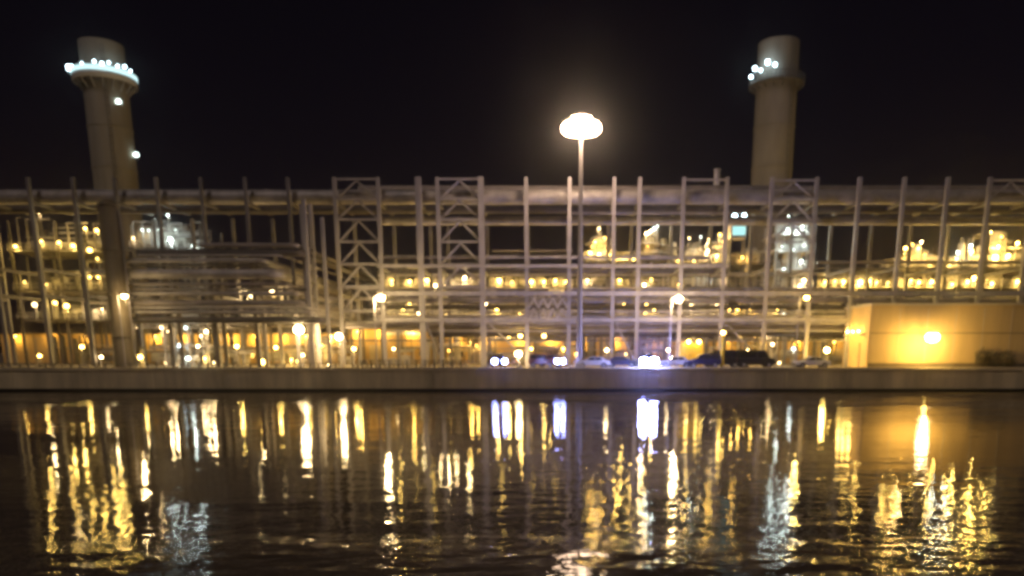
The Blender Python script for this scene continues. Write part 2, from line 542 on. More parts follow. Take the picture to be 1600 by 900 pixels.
# pipes resting on the rack
def pipe(label, pts, r, mm='pipe', group=None, flanges=(), cat='pipe'):
    pts = [Vector(q_) for q_ in pts]
    # round the corners
    path = [pts[0]]
    for i in range(1, len(pts) - 1):
        p_, c_, n_ = pts[i - 1], pts[i], pts[i + 1]
        k = max(r * 2.2, .5)
        a_ = c_ + (p_ - c_).normalized() * k
        b_ = c_ + (n_ - c_).normalized() * k
        for s in range(6):
            u = s / 5
            path.append(a_ * (1 - u) ** 2 + c_ * 2 * u * (1 - u) + b_ * u * u)
    path.append(pts[-1])
    base = pts[0]
    t = thing('pipe', label, cat, base, group)
    MB().tube(path, r, 16).build('pipe_run', M[mm], t)
    L = (pts[1] - pts[0]).length
    d = (pts[1] - pts[0]).normalized()
    s = 3.0
    k = 0
    while s < L - 2 and k < 24:
        c_ = pts[0] + d * s
        MB().tube([c_ - d * .09, c_ + d * .09], r * 1.07 + .02, 16).build('joint_band', M[mm], t)
        s += 9.0; k += 1
    return t
def hpipe(label, py, pa, pb, n_px, Y, mm='pipe', group=None, bends=None):
    c_ = W(860, py, Y)
    a_, b_ = W(pa, py, Y).x, W(pb, py, Y).x
    r = size_at(n_px, py, Y) / 2
    pts = [(a_, Y, c_.z), (b_, Y, c_.z)]
    return pipe(label, pts + (bends(b_, Y, c_.z) if bends else []), r, mm, group)
TG = 'pipes laid along the tall rack'
hpipe('thickest pale pipe running along the top of the tall rack', 308, -120, 1700, 22, 114.2, 'pipe', TG)
hpipe('reddish dark pipe peeping over the thickest top pipe', 296, 560, 1700, 12, 118.5, 'pipe_dull', TG)
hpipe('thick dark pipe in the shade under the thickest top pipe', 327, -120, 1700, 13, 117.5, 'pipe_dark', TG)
hpipe('medium grey pipe on the second level above the open gap', 345, 590, 1700, 13, 119.4, 'pipe', TG)
hpipe('thin pipe just above the medium grey pipe right of the light mast', 333, 890, 1140, 4.5, 115.8, 'pipe', TG)
hpipe('dull pipe beside the upper left columns over the low rack', 330, 300, 590, 9, 119.2, 'pipe_dark', TG)
hpipe('thin upper pipe on the middle level at the foot of the open gap', 402, 590, 1110, 5, 113.3, 'pipe', TG)
hpipe('thin faint pipe above the middle level behind the central columns', 392, 770, 895, 3.5, 119.5, 'pipe_dull', TG)
hpipe('thin pipe behind the right columns at the foot of the open gap', 410, 1277, 1700, 5, 119.5, 'pipe_dull', TG)
hpipe('thin faint pipe over the right yellow lit walkway', 419, 1277, 1700, 3, 116, 'pipe_dull', TG)
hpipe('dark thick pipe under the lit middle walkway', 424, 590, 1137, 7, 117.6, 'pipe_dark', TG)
hpipe('dull pipe right below the bright long girder', 470, 590, 1700, 8, 114.3, 'pipe_dull', TG)
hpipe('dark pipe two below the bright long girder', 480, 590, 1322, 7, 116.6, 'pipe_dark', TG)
hpipe('pale thin pipe resting on the lowest girder', 494, 590, 1322, 5, 113.6, 'pipe', TG)
hpipe('dull pipe hung below the lowest girder', 511, 540, 1322, 7, 115.5, 'pipe_dull', TG)
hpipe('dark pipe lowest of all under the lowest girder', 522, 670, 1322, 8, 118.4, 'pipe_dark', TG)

hpipe('pale pipe just above the lit walkway lamps behind the central columns', 430, 590, 1210, 4.5, 121.2, 'pipe', TG)
hpipe('pale pipe close under the lit walkway of the tall rack', 451, 540, 1322, 4, 115.2, 'pipe', TG)
hpipe('thin pale pipe halfway between the two lower girders', 487, 540, 1322, 3.5, 113.2, 'pipe', TG)
hpipe('thin pale pipe closest under the lowest girder', 505, 540, 1322, 3.5, 113.4, 'pipe', TG)
hpipe('thin pale pipe second under the lowest girder', 517, 600, 1322, 3.5, 114.0, 'pipe', TG)

# ------------------------------------------------------------------ low pipe rack on the left
YL, YLB = 108.4, 111.2
lowpx = [205, 270, 340, 404, 489]
lz = W(860, 383, YL).z
lr = thing('low_pipe_rack', 'lower pipe rack with dark legs in front of the tall rack', 'pipe rack', (W(340, 574, YL).x, YL, GZ))
for px in lowpx:
    x = W(px, 545, YL).x
    zz = lz if px != 489 else W(860, 312, YL).z
    lr_steel = M['steel'] if px == 489 else M['dark_steel']
    for yy in (YL, YLB):
        MB().box(x, yy, (zz + GZ) / 2, .48, .48, zz - GZ).build('column', M['steel'] if px == 489 else M['dark_steel'], lr)  # legs coloured dark for the backlit shade they stand in
    for py in (387, 418, 440, 466, 495):
        z = W(860, py, YL).z
        MB().box(x, (YL + YLB) / 2, z - .05, .3, YLB - YL - .5, .3).build('cross_beam', M['dark_steel'], lr)
for py in (452, 497):
    z = W(860, py, YL).z
    a_, b_ = W(200, 545, YL).x, W(489, 545, YL).x
    MB().box((a_ + b_) / 2, YL + .4, z, b_ - a_, .25, .3).build('beam', M['dark_steel'], lr)
# two more slim columns with stepped tops where the pipes turn
for px, py in ((503, 340), (470, 318)):
    q_ = W(px, py, 109)
    MB().box(q_.x, 109.0, (q_.z + GZ) / 2, .42, .42, q_.z - GZ).build('column', M['steel'], lr)
LG = 'pipes bending back on the low rack'
low = [
    ('pale pipe topmost on the low rack', 383, 312, 462, 7, 107.0, 'pipe_dull', 150),
    ('second thin pipe from the top of the low rack, shining at its bend', 407, 200, 412, 7, 106.7, 'pipe', 150),
    ('thickest pale pipe of the low rack, bending back at its right end', 428, 200, 432, 15, 107.0, 'pipe', 150),
    ('thin dull pipe right under the thickest pipe of the low rack', 444, 200, 448, 5, 107.0, 'pipe_dull', 150),
    ('pale thin pipe fifth from the top of the low rack', 459, 200, 462, 6, 107.0, 'pipe', 150),
    ('dull fat pipe under the fifth pipe of the low rack', 474, 200, 470, 9, 107.2, 'pipe_dull', 150),
    ('pale thin pipe lowest but one on the low rack', 488, 200, 486, 5, 107.0, 'pipe', 150),
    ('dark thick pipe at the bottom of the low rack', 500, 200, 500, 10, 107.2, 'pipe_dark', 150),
    ('thin pale pipe between the topmost and second pipes of the low rack', 399, 215, 440, 4, 107.0, 'pipe', 150),
    ('thin pale pipe just below the second pipe of the low rack', 415, 200, 420, 3.5, 107.4, 'pipe', 150),
    ('thin pale pipe over the fifth pipe of the low rack', 452, 200, 452, 3.5, 107.2, 'pipe_dull', 150),
    ('thin pale pipe close over the lowest but one pipe of the low rack', 481, 200, 480, 4, 106.8, 'pipe', 150),
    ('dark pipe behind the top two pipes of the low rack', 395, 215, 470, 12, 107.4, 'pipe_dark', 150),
]
for lab, py, pa, pb, npx, Y, mm, yend in low:
    hpipe(lab, py, pa, pb, npx, Y, mm, LG, bends=lambda bx, yy, z, e=yend: [(bx + .1, e, z)])

# slim vessel in front
p = W(173, 302, 112.6)
q_ = W(173, 574, 112.6)
t = thing('vertical_vessel', 'slim brown vertical vessel standing under the left stack', 'vessel', (W(180, 420, 105.2).x, 105.2, GZ))
vx = W(180, 420, 105.2).x
vt = W(860, 312, 105.2).z
vr = size_at(29, 360, 105.2) / 2
MB().lathe(vx, 105.2, [(vr * 1.1, GZ), (vr * 1.1, GZ + 1.5), (vr, GZ + 1.6), (vr, vt - 1), (vr * .85, vt - .4), (vr * .45, vt), (.02, vt + .05)], 22).build('shell', M['vessel_brown'], t)
for i in range(4):
    z = GZ + 4 + i * 5.5
    MB().lathe(vx, 105.2, [(vr + .02, z - .15), (vr + .12, z - .1), (vr + .12, z + .1), (vr + .02, z + .15)], 22).build('stiffener_ring', M['vessel_brown'], t)
MB().tube([(vx + vr + .25, 105.0, GZ + .5), (vx + vr + .25, 105.0, vt - 2), (vx + vr - .4, 105.1, vt - .5)], .14, 8).build('side_pipe', M['pipe_dull'], t)

# ------------------------------------------------------------------ stacks
def stack(label, px, n_px, ytop, ring_y, Y, mm, lamps, ladder, ringpx, plate=1.1):
    p = W(px, ytop, Y)
    r = size_at(n_px, ytop, Y) / 2
    t = thing('chimney_stack', label, 'chimney', (p.x, Y, GZ), 'two big plant stacks')
    prof = [(r * 1.02, GZ), (r * 1.01, p.z * .5), (r, p.z - .3), (r, p.z), (r - .35, p.z), (r - .35, p.z - 3), (.01, p.z - 3)]
    MB().lathe(p.x, Y, prof, 40).build('shaft', M[mm], t)
    for k in range(1, 8):
        z = GZ + (p.z - GZ) * k / 8.0
        MB().lathe(p.x, Y, [(r + .02, z - .14), (r * 1.03 + .04, z - .1), (r * 1.03 + .04, z + .1), (r + .02, z + .14)], 40).build('band', M[mm], t)
    zp = W(860, ring_y, Y).z
    ro = size_at(ringpx, ring_y, Y) / 2
    MB().lathe(p.x, Y, [(r * .98, zp), (ro, zp), (ro, zp + .3), (r * .98, zp + .3)], 40).build('platform', M['steel' if plate > 1 else 'dark_steel'], t)
    br = MB()
    for k in range(16):
        a = 2 * math.pi * k / 16
        ca, sa = math.cos(a), math.sin(a)
        br.bar((p.x + r * .98 * ca, Y + r * .98 * sa, zp - (1.8 if plate > 1 else .7)), (p.x + ro * .96 * ca, Y + ro * .96 * sa, zp - .05), .22)
    br.build('bracket', M['steel' if plate > 1 else 'dark_steel'], t)
    rl = MB()
    for k in range(40):
        a, a2 = 2 * math.pi * k / 40, 2 * math.pi * (k + 1) / 40
        for dz in (.75, 1.35):
            rl.bar((p.x + ro * math.cos(a), Y + ro * math.sin(a), zp + dz), (p.x + ro * math.cos(a2), Y + ro * math.sin(a2), zp + dz), .1)
        rl.bar((p.x + ro * math.cos(a), Y + ro * math.sin(a), zp + .3), (p.x + ro * math.cos(a), Y + ro * math.sin(a), zp + 1.4), .1)
    rl.build('railing', M['white' if plate > 1 else 'dark_steel'], t)
    MB().lathe(p.x, Y, [(ro - .04, zp - (.5 if plate > 1 else .05)), (ro + .02, zp - (.5 if plate > 1 else .05)), (ro + .02, zp + plate), (ro - .04, zp + plate)], 40).build('toe_plate', M['white' if plate > 1 else 'dark_steel'], t)
    if plate > 1:
        MB().lathe(p.x, Y, [(ro + .05, zp + .55), (ro + .1, zp + .55), (ro + .1, zp + 1.25), (ro + .05, zp + 1.25)], 40).build('parapet_glow', emit('ring_strip_light', (.55, .82, .84), 1.5), t)  # glowing band added, stands in for lamplight on the parapet
    for deg, dz, rr, s in lamps:
        a = R(deg)
        rm = ro + .38
        lx, ly = p.x + rm * math.cos(a), Y + rm * math.sin(a)
        hd = MB().tube([(p.x + ro * math.cos(a), Y + ro * math.sin(a), zp + 1.2), (lx, ly, zp + dz)], .07, 6).build('lamp', M['steel'], t)
        MB().ball(lx, ly, zp + dz, rr * .85).build('bulb', E(COOL, s), hd)
    # caged ladder and landing lights on the camera side
    ang = R(-62)
    lx, ly = p.x + (r + .35) * math.cos(ang), Y + (r + .35) * math.sin(ang)
    ld = MB()
    for s in (-.25, .25):
        ld.bar((lx + s, ly, GZ), (lx + s, ly, p.z - 1), .08)
    z = GZ
    while z < p.z - 1:
        ld.bar((lx - .25, ly, z), (lx + .25, ly, z), .06); z += 1.2
    ld.build('ladder', M['dark_steel'], t)
    for lpx, lpy, rr, s in ladder:
        g_ = W(lpx, lpy, Y - r * 0.93)
        g_.y = Y - math.sqrt(max(.1, (r * 1.03) ** 2 - (g_.x - p.x) ** 2)) - .35 if abs(g_.x - p.x) < r else Y - .2
        hd = MB().box(g_.x, g_.y + .12, g_.z - .45, .9, .7, .14).build('landing', M['steel'], t)
        MB().ball(g_.x, g_.y, g_.z, rr).build('bulb', E(WHITE, s), hd)
    return t
stack('tall tan stack at the left with a fully lit white ring platform', 158, 64, 70, 129, 146, 'stack',
      [(d_, h_, r_, 9) for d_, h_, r_ in ((184, 1.5, .3), (193, 1.7, .36), (203, 1.4, .3), (212, 1.6, .34), (222, 1.5, .24), (237, 1.2, .2), (262, 1.3, .22), (284, 1.6, .3), (296, 1.4, .34), (307, 1.7, .28), (321, 1.5, .3), (334, 1.7, .36), (346, 1.4, .26))], [(180, 156, .46, 8), (198, 235, .46, 8)], 90)
stack('tall tan stack at the right with lamps on one side of its ring', 1217, 63, 68, 136, 150, 'stack_grey',
      [(196, 1.2, .34, 16), (208, 2.2, .42, 18), (222, 1.6, .3, 14), (236, 2.6, .46, 18), (250, 2.0, .36, 16)], [], 84, .45)

# ------------------------------------------------------------------ process frames (steel decks, vessels, pipework and their own lamps)
S_, A_, K_, C_ = SODIUM, AMBER, WHITE, COOL
def process_frame(label, pa, pb, Y, dep, decks, lamps, seed, mm='vessel', top=None, vessels=(), ncol=None, pipes=14, cat='process frame', steel='dark_steel'):
    pipes = min(96, int(pipes * 2.2))
    rg = random.Random(seed)
    ytop = top or min(decks)
    xa, xb = W(pa, ytop, Y).x, W(pb, ytop, Y).x
    zs = sorted(W(860, d_, Y).z for d_ in decks)
    ztop = W(860, ytop, Y).z
    t = thing('process_frame', label, cat, ((xa + xb) / 2, Y, GZ))
    nc = ncol or max(2, int((xb - xa) / 6) + 1)
    for i in range(nc):
        x = xa + (xb - xa) * i / (nc - 1)
        for yy in (Y, Y + dep):
            MB().box(x, yy, (ztop + GZ) / 2, .34, .34, ztop - GZ).build('column', M[steel], t)
    for z in zs:
        MB().box((xa + xb) / 2, Y + dep / 2, z, xb - xa + .8, dep + .8, .22).build('deck', M[steel], t)
        m = MB()
        for dz in (.55, 1.1):
            m.bar((xa - .4, Y - .38, z + dz), (xb + .4, Y - .38, z + dz), .07)
        k = int((xb - xa) / 1.5) + 1
        for i in range(k + 1):
            x = xa - .35 + (xb - xa + .7) * i / k
            m.bar((x, Y - .38, z + .1), (x, Y - .38, z + 1.1), .06)
        m.build('railing', M['steel'], t)
    lv = [GZ] + zs
    # drums and exchangers on each deck
    for i, z in enumerate(lv):
        zn = lv[i + 1] if i + 1 < len(lv) else ztop + 2.0
        hh = zn - z
        if hh < 1.6: continue
        x = xa + .6
        while x < xb - 1.2:
            kind = rg.random()
            yy = Y + rg.uniform(.8, max(1, dep - 1))
            if kind < .38:
                r = min(rg.uniform(.45, .8), hh * .3); L = min(rg.uniform(2.2, 4.5), xb - x - .4)
                zz = z + r + rg.uniform(.4, max(.45, min(1.2, hh - 2 * r - .2)))
                MB().drum((x + r * .4, yy, zz), (x + L - r * .4, yy, zz), r, 16).build('drum', M[mm], t)
                for u in (.25, .75):
                    MB().box(x + L * u, yy, (z + .1 + zz - r * .6) / 2, .25, r * 1.2, max(.1, zz - r * .6 - z - .1)).build('saddle', M['steel'], t)
                x += L + .5
            elif kind < .72:
                r = rg.uniform(.35, .75); hv = hh * rg.uniform(.5, .86)
                MB().drum((x + r, yy, z + .45 * r + .15), (x + r, yy, z + hv - .3 * r), r, 16).build('vessel', M[mm], t)
                x += 2 * r + .4
            else:
                m = MB()
                sx, sz = rg.uniform(.8, 1.8), min(hh * .6, rg.uniform(.7, 1.6))
                m.box(x + sx / 2, yy, z + .1 + sz / 2, sx, 1.0, sz)
                m.box(x + sx / 2, yy, z + .18 + sz, sx * .6, .7, .18)
                m.build('skid', M['steel'], t, .04)
                x += sx + .5
    for i in range(pipes):
        r = rg.choice((.07, .1, .14, .2))
        yy = Y + rg.uniform(-.2, dep * .7)
        if rg.random() < .5:
            x = rg.uniform(xa, xb); z0 = rg.choice(lv); z1 = min(ztop + .5, z0 + rg.uniform(2, 8))
            x2 = min(xb, x + rg.uniform(.6, 4))
            pts = [(x, yy, z0 + .1), (x, yy, z1), (x2, yy, z1)]
        else:
            za = rg.choice(lv) + rg.uniform(1.8, 3.2)
            x = rg.uniform(xa, xb - 2); x2 = min(xb, x + rg.uniform(3, 12))
            za = min(za, ztop)
            pts = [(x, yy, za), (x2, yy, za), (x2, yy, max(GZ, za - rg.uniform(1, 2.5)))]
        MB().tube(pts, r, 8).build('pipework', M[rg.choice(('pipe', 'steel', mm, 'pipe_dull', 'dark_steel'))], t)
    for v in vessels:                  # (kind, px, ytop, ybottom, width px)
        k, px, y1, y2, wpx = v
        a_ = W(px, (y1 + y2) / 2, Y + dep * .4)
        r = size_at(wpx, (y1 + y2) / 2, Y + dep * .4) / 2
        zt_, zb_ = W(860, y1, Y + dep * .4).z, W(860, y2, Y + dep * .4).z
        if k == 'tower':
            MB().drum((a_.x, Y + dep * .4, zb_), (a_.x, Y + dep * .4, zt_ - r * .35), r, 20).build('vessel', M[mm], t)
            rr = MB()
            zz = zb_ + (zt_ - zb_) * .62
            rr.lathe(a_.x, Y + dep * .4, [(r, zz), (r + .8, zz), (r + .8, zz + .12), (r, zz + .12)], 20)
            rr.build('gallery', M['steel'], t)
        elif k == 'nozzle':
            MB().tube([(a_.x, Y + dep * .4, zb_), (a_.x, Y + dep * .4, zt_)], r, 12, r * .7).build('nozzle', M[mm], t)
        else:
            MB().drum((a_.x - r * 0 - (y2 - y1) * 0 - size_at(wpx, y1, Y) / 2, Y + dep * .4, (zt_ + zb_) / 2), (a_.x + size_at(wpx, y1, Y) / 2, Y + dep * .4, (zt_ + zb_) / 2), (zt_ - zb_) / 2, 20).build('drum', M[mm], t)
    for e_ in lamps:
        px, py, rr, s, col = e_
        s *= {11: .5, 12: .7, 24: 1.15, 25: 1.3}.get(seed, 1)
        g_ = W(px, py, Y - .75)
        rr *= rg.choice((.45, .6, .8, 1.0, 1.1))
        below = max([z for z in lv if z < g_.z] or [GZ])
        hd = MB().tube([(g_.x, Y - .42, below + .1), (g_.x, Y - .42, g_.z + .15), (g_.x, Y - .75, g_.z + .2)], .05, 6).build('lamp', M['steel'], t)
        MB().ball(g_.x, Y - .75, g_.z, rr * .72, rr * .6, 8, 5).build('bulb', E(col, s), hd)
        glow(g_.x, Y - .8, g_.z - rr * .6 - .2, col, s * (7 if col in (K_, C_) else 15), hd)
    return t

process_frame('yellow lit process frame of three decks at the far left', 12, 158, 124, 9, [392, 455, 500], [
    (60, 333, .34, 26, WARM), (133, 357, .50, 26, S_), (151, 360, .36, 24, S_), (64, 377, .28, 18, S_), (92, 379, .42, 20, S_),
    (114, 384, .38, 24, S_), (140, 391, .46, 26, S_), (152, 404, .28, 16, S_), (140, 433, .34, 18, S_), (153, 433, .34, 18, S_), (72, 444, .26, 14, S_),
    (86, 473, .40, 20, S_), (104, 478, .52, 26, S_), (135, 482, .32, 26, WARM), (159, 483, .32, 26, WARM), (54, 476, .36, 24, WARM), (38, 440, .3, 18, S_), (24, 385, .34, 22, S_)],
    11, top=345, pipes=34)
process_frame('white lit vessel platform between the left stack and the first rack bay', 205, 312, 125, 8, [388, 455], [
    (266, 374, .55, 40, K_), (262, 336, .26, 26, K_), (222, 359, .26, 14, K_), (232, 360, .22, 12, K_), (247, 359, .3, 12, K_), (274, 359, .32, 12, K_), (302, 384, .34, 30, K_), (208, 372, .22, 10, WARM)],
    12, top=352, vessels=(('h', 258, 352, 386, 70),), pipes=18)
process_frame('grey skid of lit equipment on the ground under the low rack', 206, 400, 119, 6, [512], [
    (215, 512, .38, 10, WARM), (252, 512, .3, 12, WARM), (262, 518, .26, 14, WARM), (322, 518, .34, 18, WARM), (314, 525, .3, 16, WARM), (290, 512, .3, 10, K_), (350, 512, .2, 10, WARM),
    (320, 560, .24, 14, S_), (335, 567, .24, 12, WARM), (258, 568, .24, 12, WARM), (272, 567, .24, 12, WARM), (355, 567, .26, 14, WARM)],
    13, top=506, pipes=26)
process_frame('amber lit frame on the ground behind the bend of the low rack', 375, 545, 124, 8, [508], [
    (388, 545, .34, 22, A_), (410, 566, .55, 30, S_), (402, 552, .3, 18, A_), (443, 563, .28, 18, S_), (455, 562, .24, 18, S_), (464, 564, .28, 18, S_), (500, 540, .4, 16, A_), (515, 552, .4, 16, A_), (512, 571, .4, 22, WARM), (392, 462, .28, 20, WARM),
    (384, 452, .24, 16, WARM), (425, 455, .34, 18, WARM), (433, 462, .26, 14, S_)],
    14, top=450, pipes=26)
process_frame('central process frame with a row of walkway lamps over the tan shed', 592, 765, 126, 10, [449, 497], [
    (612, 438, .34, 24, S_), (640, 440, .34, 22, S_), (656, 436, .44, 20, S_), (667, 438, .36, 20, S_), (680, 446, .26, 22, WARM), (694, 447, .22, 24, WARM), (706, 447, .22, 24, WARM), (726, 434, .50, 34, WARM), (752, 440, .26, 16, S_),
    (618, 478, .3, 16, S_), (630, 483, .36, 20, S_), (655, 489, .34, 26, WARM), (640, 474, .3, 14, S_), (700, 480, .3, 14, S_), (730, 478, .24, 14, S_), (758, 475, .38, 28, WARM), (735, 532, .3, 16, A_), (745, 540, .3, 14, A_)],
    15, top=424, pipes=40)
process_frame('long process frame behind the lattice girder and light mast', 765, 905, 127, 10, [449, 497, 528], [
    (780, 438, .46, 28, S_), (800, 441, .28, 16, S_), (830, 440, .40, 16, S_), (850, 440, .3, 14, S_), (868, 438, .34, 16, S_), (885, 440, .46, 20, S_), (776, 485, .34, 18, S_), (812, 488, .26, 12, S_), (860, 492, .2, 10, S_),
    (795, 527, .26, 20, S_), (765, 522, .22, 14, S_), (880, 545, .3, 14, A_), (900, 553, .3, 14, A_), (780, 512, .26, 12, S_)],
    16, top=420, pipes=36)
process_frame('yellow lit vessel tower with a lamp on its top right of the mast', 915, 962, 129, 7, [406, 449], [
    (936, 357, .26, 16, WARM), (922, 395, .34, 18, S_), (936, 397, .42, 26, WARM), (930, 378, .34, 14, A_), (945, 372, .3, 12, A_), (950, 382, .3, 12, A_), (918, 438, .3, 20, WARM), (952, 398, .28, 14, S_), (926, 385, .24, 10, A_)],
    17, top=392, vessels=(('tower', 938, 368, 405, 34), ('nozzle', 936, 352, 368, 9)), pipes=14)
process_frame('low yellow lit deck between the two lit vessel towers', 960, 1000, 128, 7, [406, 449, 497], [
    (967, 403, .36, 20, S_), (976, 401, .38, 26, S_), (990, 405, .28, 14, S_), (968, 438, .4, 12, S_), (985, 442, .34, 12, S_), (995, 480, .3, 14, A_), (975, 475, .2, 10, S_), (978, 553, .26, 12, S_)],
    18, top=400, pipes=12)
process_frame('brown vessel tower topped by a slanted white strip light', 1002, 1042, 129, 7, [406, 449, 497], [
    (1022, 357, .34, 30, K_), (1016, 361, .34, 28, WARM), (1010, 365, .28, 22, WARM), (1027, 353, .24, 20, K_), (1007, 445, .28, 24, WARM), (1012, 385, .28, 8, A_), (1010, 476, .36, 16, S_), (1022, 485, .28, 14, S_), (1008, 489, .3, 14, S_), (1018, 436, .26, 10, S_)],
    19, top=396, mm='vessel_brown', vessels=(('tower', 1012, 368, 405, 22), ('tower', 1036, 372, 405, 11)), pipes=14)
process_frame('mixed vessel frame with two white lamps left of the blue lit cabin', 1044, 1138, 130, 8, [410, 449, 497], [
    (1077, 372, .24, 10, WARM), (1095, 370, .2, 10, K_), (1108, 374, .36, 26, WARM), (1108, 392, .38, 32, WARM), (1125, 367, .3, 12, A_), (1130, 378, .26, 10, A_), (1120, 400, .34, 14, S_), (1060, 403, .24, 12, S_), (1085, 404, .3, 14, S_), (1106, 432, .28, 16, K_),
    (1130, 434, .3, 12, WARM), (1080, 478, .34, 24, WARM), (1120, 478, .34, 20, WARM), (1060, 444, .2, 12, S_), (1140, 484, .34, 14, A_), (1070, 520, .26, 10, S_), (1100, 522, .2, 10, S_)],
    20, top=385, vessels=(('tower', 1128, 362, 410, 18), ('tower', 1085, 384, 410, 16), ('tower', 1052, 378, 410, 12)), pipes=26)
process_frame('amber lit frame below the right stack', 1140, 1210, 128, 9, [412, 449, 497], [
    (1160, 402, .26, 10, A_), (1170, 404, .3, 10, A_), (1152, 484, .4, 16, A_), (1172, 482, .4, 16, A_), (1160, 522, .4, 14, A_), (1180, 524, .36, 14, A_), (1195, 484, .26, 12, S_), (1200, 525, .26, 14, WARM), (1208, 560, .28, 14, S_), (1196, 566, .28, 14, S_), (1218, 567, .28, 16, WARM), (1147, 551, .2, 10, S_)],
    21, top=398, vessels=(('tower', 1163, 397, 412, 24),), pipes=22)
process_frame('tall white lit equipment tower right of the right stack', 1216, 1272, 124, 7, [366, 392, 420, 449, 497], [
    (1232, 338, .34, 26, K_), (1230, 357, .28, 18, K_), (1238, 361, .26, 18, K_), (1247, 359, .28, 18, K_), (1254, 354, .3, 18, K_), (1257, 378, .40, 22, K_), (1252, 408, .36, 20, K_), (1256, 438, .40, 20, WARM), (1240, 390, .22, 8, K_), (1222, 385, .22, 8, K_), (1225, 420, .24, 8, K_), (1250, 446, .24, 14, WARM),
    (1215, 484, .24, 12, S_), (1225, 490, .22, 10, K_), (1262, 487, .26, 14, S_)],
    22, top=345, vessels=(('tower', 1238, 368, 420, 30),), pipes=26, steel='steel')
process_frame('yellow lit walkway frame above the cream building roof', 1280, 1400, 128, 9, [449, 490], [
    (1290, 440, .46, 28, S_), (1305, 439, .28, 14, S_), (1318, 440, .34, 16, S_), (1344, 441, .44, 30, S_), (1357, 439, .40, 24, S_), (1363, 428, .18, 14, S_), (1370, 441, .28, 16, S_), (1388, 442, .26, 14, S_)],
    23, top=425, pipes=18)
process_frame('yellow glowing equipment with slanted pipe racks over the cream roof', 1398, 1502, 129, 9, [417, 449], [
    (1415, 388, .34, 16, S_), (1420, 404, .52, 30, S_), (1440, 378, .42, 26, WARM), (1435, 388, .30, 14, A_), (1425, 382, .28, 14, A_), (1455, 410, .26, 14, S_), (1472, 402, .34, 16, S_), (1486, 410, .40, 22, S_), (1495, 404, .28, 18, S_), (1497, 394, .24, 22, K_), (1445, 398, .3, 12, A_),
    (1415, 441, .34, 20, S_), (1424, 438, .28, 16, S_), (1436, 441, .34, 18, A_), (1456, 440, .56, 32, S_), (1475, 443, .34, 16, S_), (1488, 444, .28, 16, S_)],
    24, top=405, vessels=(('tower', 1425, 380, 416, 26), ('tower', 1443, 390, 416, 14)), pipes=26)
process_frame('brightest yellow equipment block at the far right over the cream roof', 1504, 1640, 129, 9, [417, 449], [
    (1518, 393, .44, 24, S_), (1537, 392, .52, 28, S_), (1547, 363, .52, 28, S_), (1560, 385, .56, 30, S_), (1555, 402, .50, 28, S_), (1538, 375, .30, 14, A_), (1565, 370, .34, 18, A_), (1517, 384, .26, 22, K_), (1575, 400, .4, 20, S_), (1590, 380, .4, 22, S_),
    (1512, 440, .34, 18, S_), (1522, 434, .44, 22, S_), (1535, 441, .34, 16, S_), (1550, 443, .28, 14, S_), (1590, 440, .4, 20, S_)],
    25, top=372, vessels=(('tower', 1555, 360, 416, 30), ('tower', 1530, 384, 416, 14)), pipes=26)

# blue lit cabin on stilts
p = W(1154, 372, 126.5)
cz0, cz1 = W(860, 372, 126.5).z, W(860, 345, 126.5).z
cw = size_at(25, 360, 126.5)
t = thing('elevated_cabin', 'small cabin on stilts with a glowing blue green front panel by the right stack', 'cabin', (p.x, 126.5, GZ))
MB().box(p.x, 127.6, (cz0 + cz1) / 2, cw, 2.2, cz1 - cz0).build('cabin_body', M['steel'], t, .04)
MB().box(p.x, 127.6, cz1 + .12, cw + .5, 2.7, .2).build('roof', M['dark_steel'], t)
f = MB().box(p.x, 126.46, (cz0 + cz1) / 2 - .2, cw * .9, .08, (cz1 - cz0) * .62).build('window', M['dark_steel'], t)
MB().box(p.x, 126.40, (cz0 + cz1) / 2 - .2, cw * .82, .05, (cz1 - cz0) * .52).build('pane', emit('cabin_window_light', (.42, .82, .80), 1.3), f)  # emissive panel stands in for white lamplight on the cabin wall
for sx in (-.45, .45):
    for yy in (126.8, 128.4):
        MB().box(p.x + sx * cw, yy, (cz0 + GZ) / 2, .25, .25, cz0 - GZ).build('leg', M['dark_steel'], t)
for lx, ly, rr in ((1148, 338, .36), (1163, 337, .30)):
    g_ = W(lx, ly, 126.3)
    hd = MB().tube([(g_.x, 126.5, cz1 + .2), (g_.x, 126.3, g_.z)], .06, 6).build('lamp', M['steel'], t)
    MB().ball(g_.x, 126.3, g_.z, rr).build('bulb', E(COOL, 26), hd)

# short capped vent on the rack top
p = W(1121, 265, 113.8); z0 = W(860, 300, 113.8).z
t = thing('vent_pipe', 'short stubby vent rising above the top pipe between two rack columns', 'vent', (p.x, 113.8, z0))
MB().tube([(p.x, 113.8, z0 + .9), (p.x, 113.8, p.z)], .45, 14, .42).build('vent_body', M['vessel'], t)
MB().lathe(p.x, 113.8, [(.01, p.z + .18), (.55, p.z + .05), (.55, p.z - .05), (.01, p.z - .05)], 14).build('cap', M['steel'], t)

# ------------------------------------------------------------------ buildings
def block(name, label, pa, pb, ytop, Y, dep, mm, group=None):
    xa, xb = W(pa, ytop, Y).x, W(pb, ytop, Y).x
    z1 = W(860, ytop, Y).z
    t = thing(name, label, 'building', ((xa + xb) / 2, Y, GZ), group)
    MB().box((xa + xb) / 2, Y + dep / 2, (z1 + GZ) / 2, xb - xa, dep, z1 - GZ).build('wall', M[mm], t)
    return t, xa, xb, z1
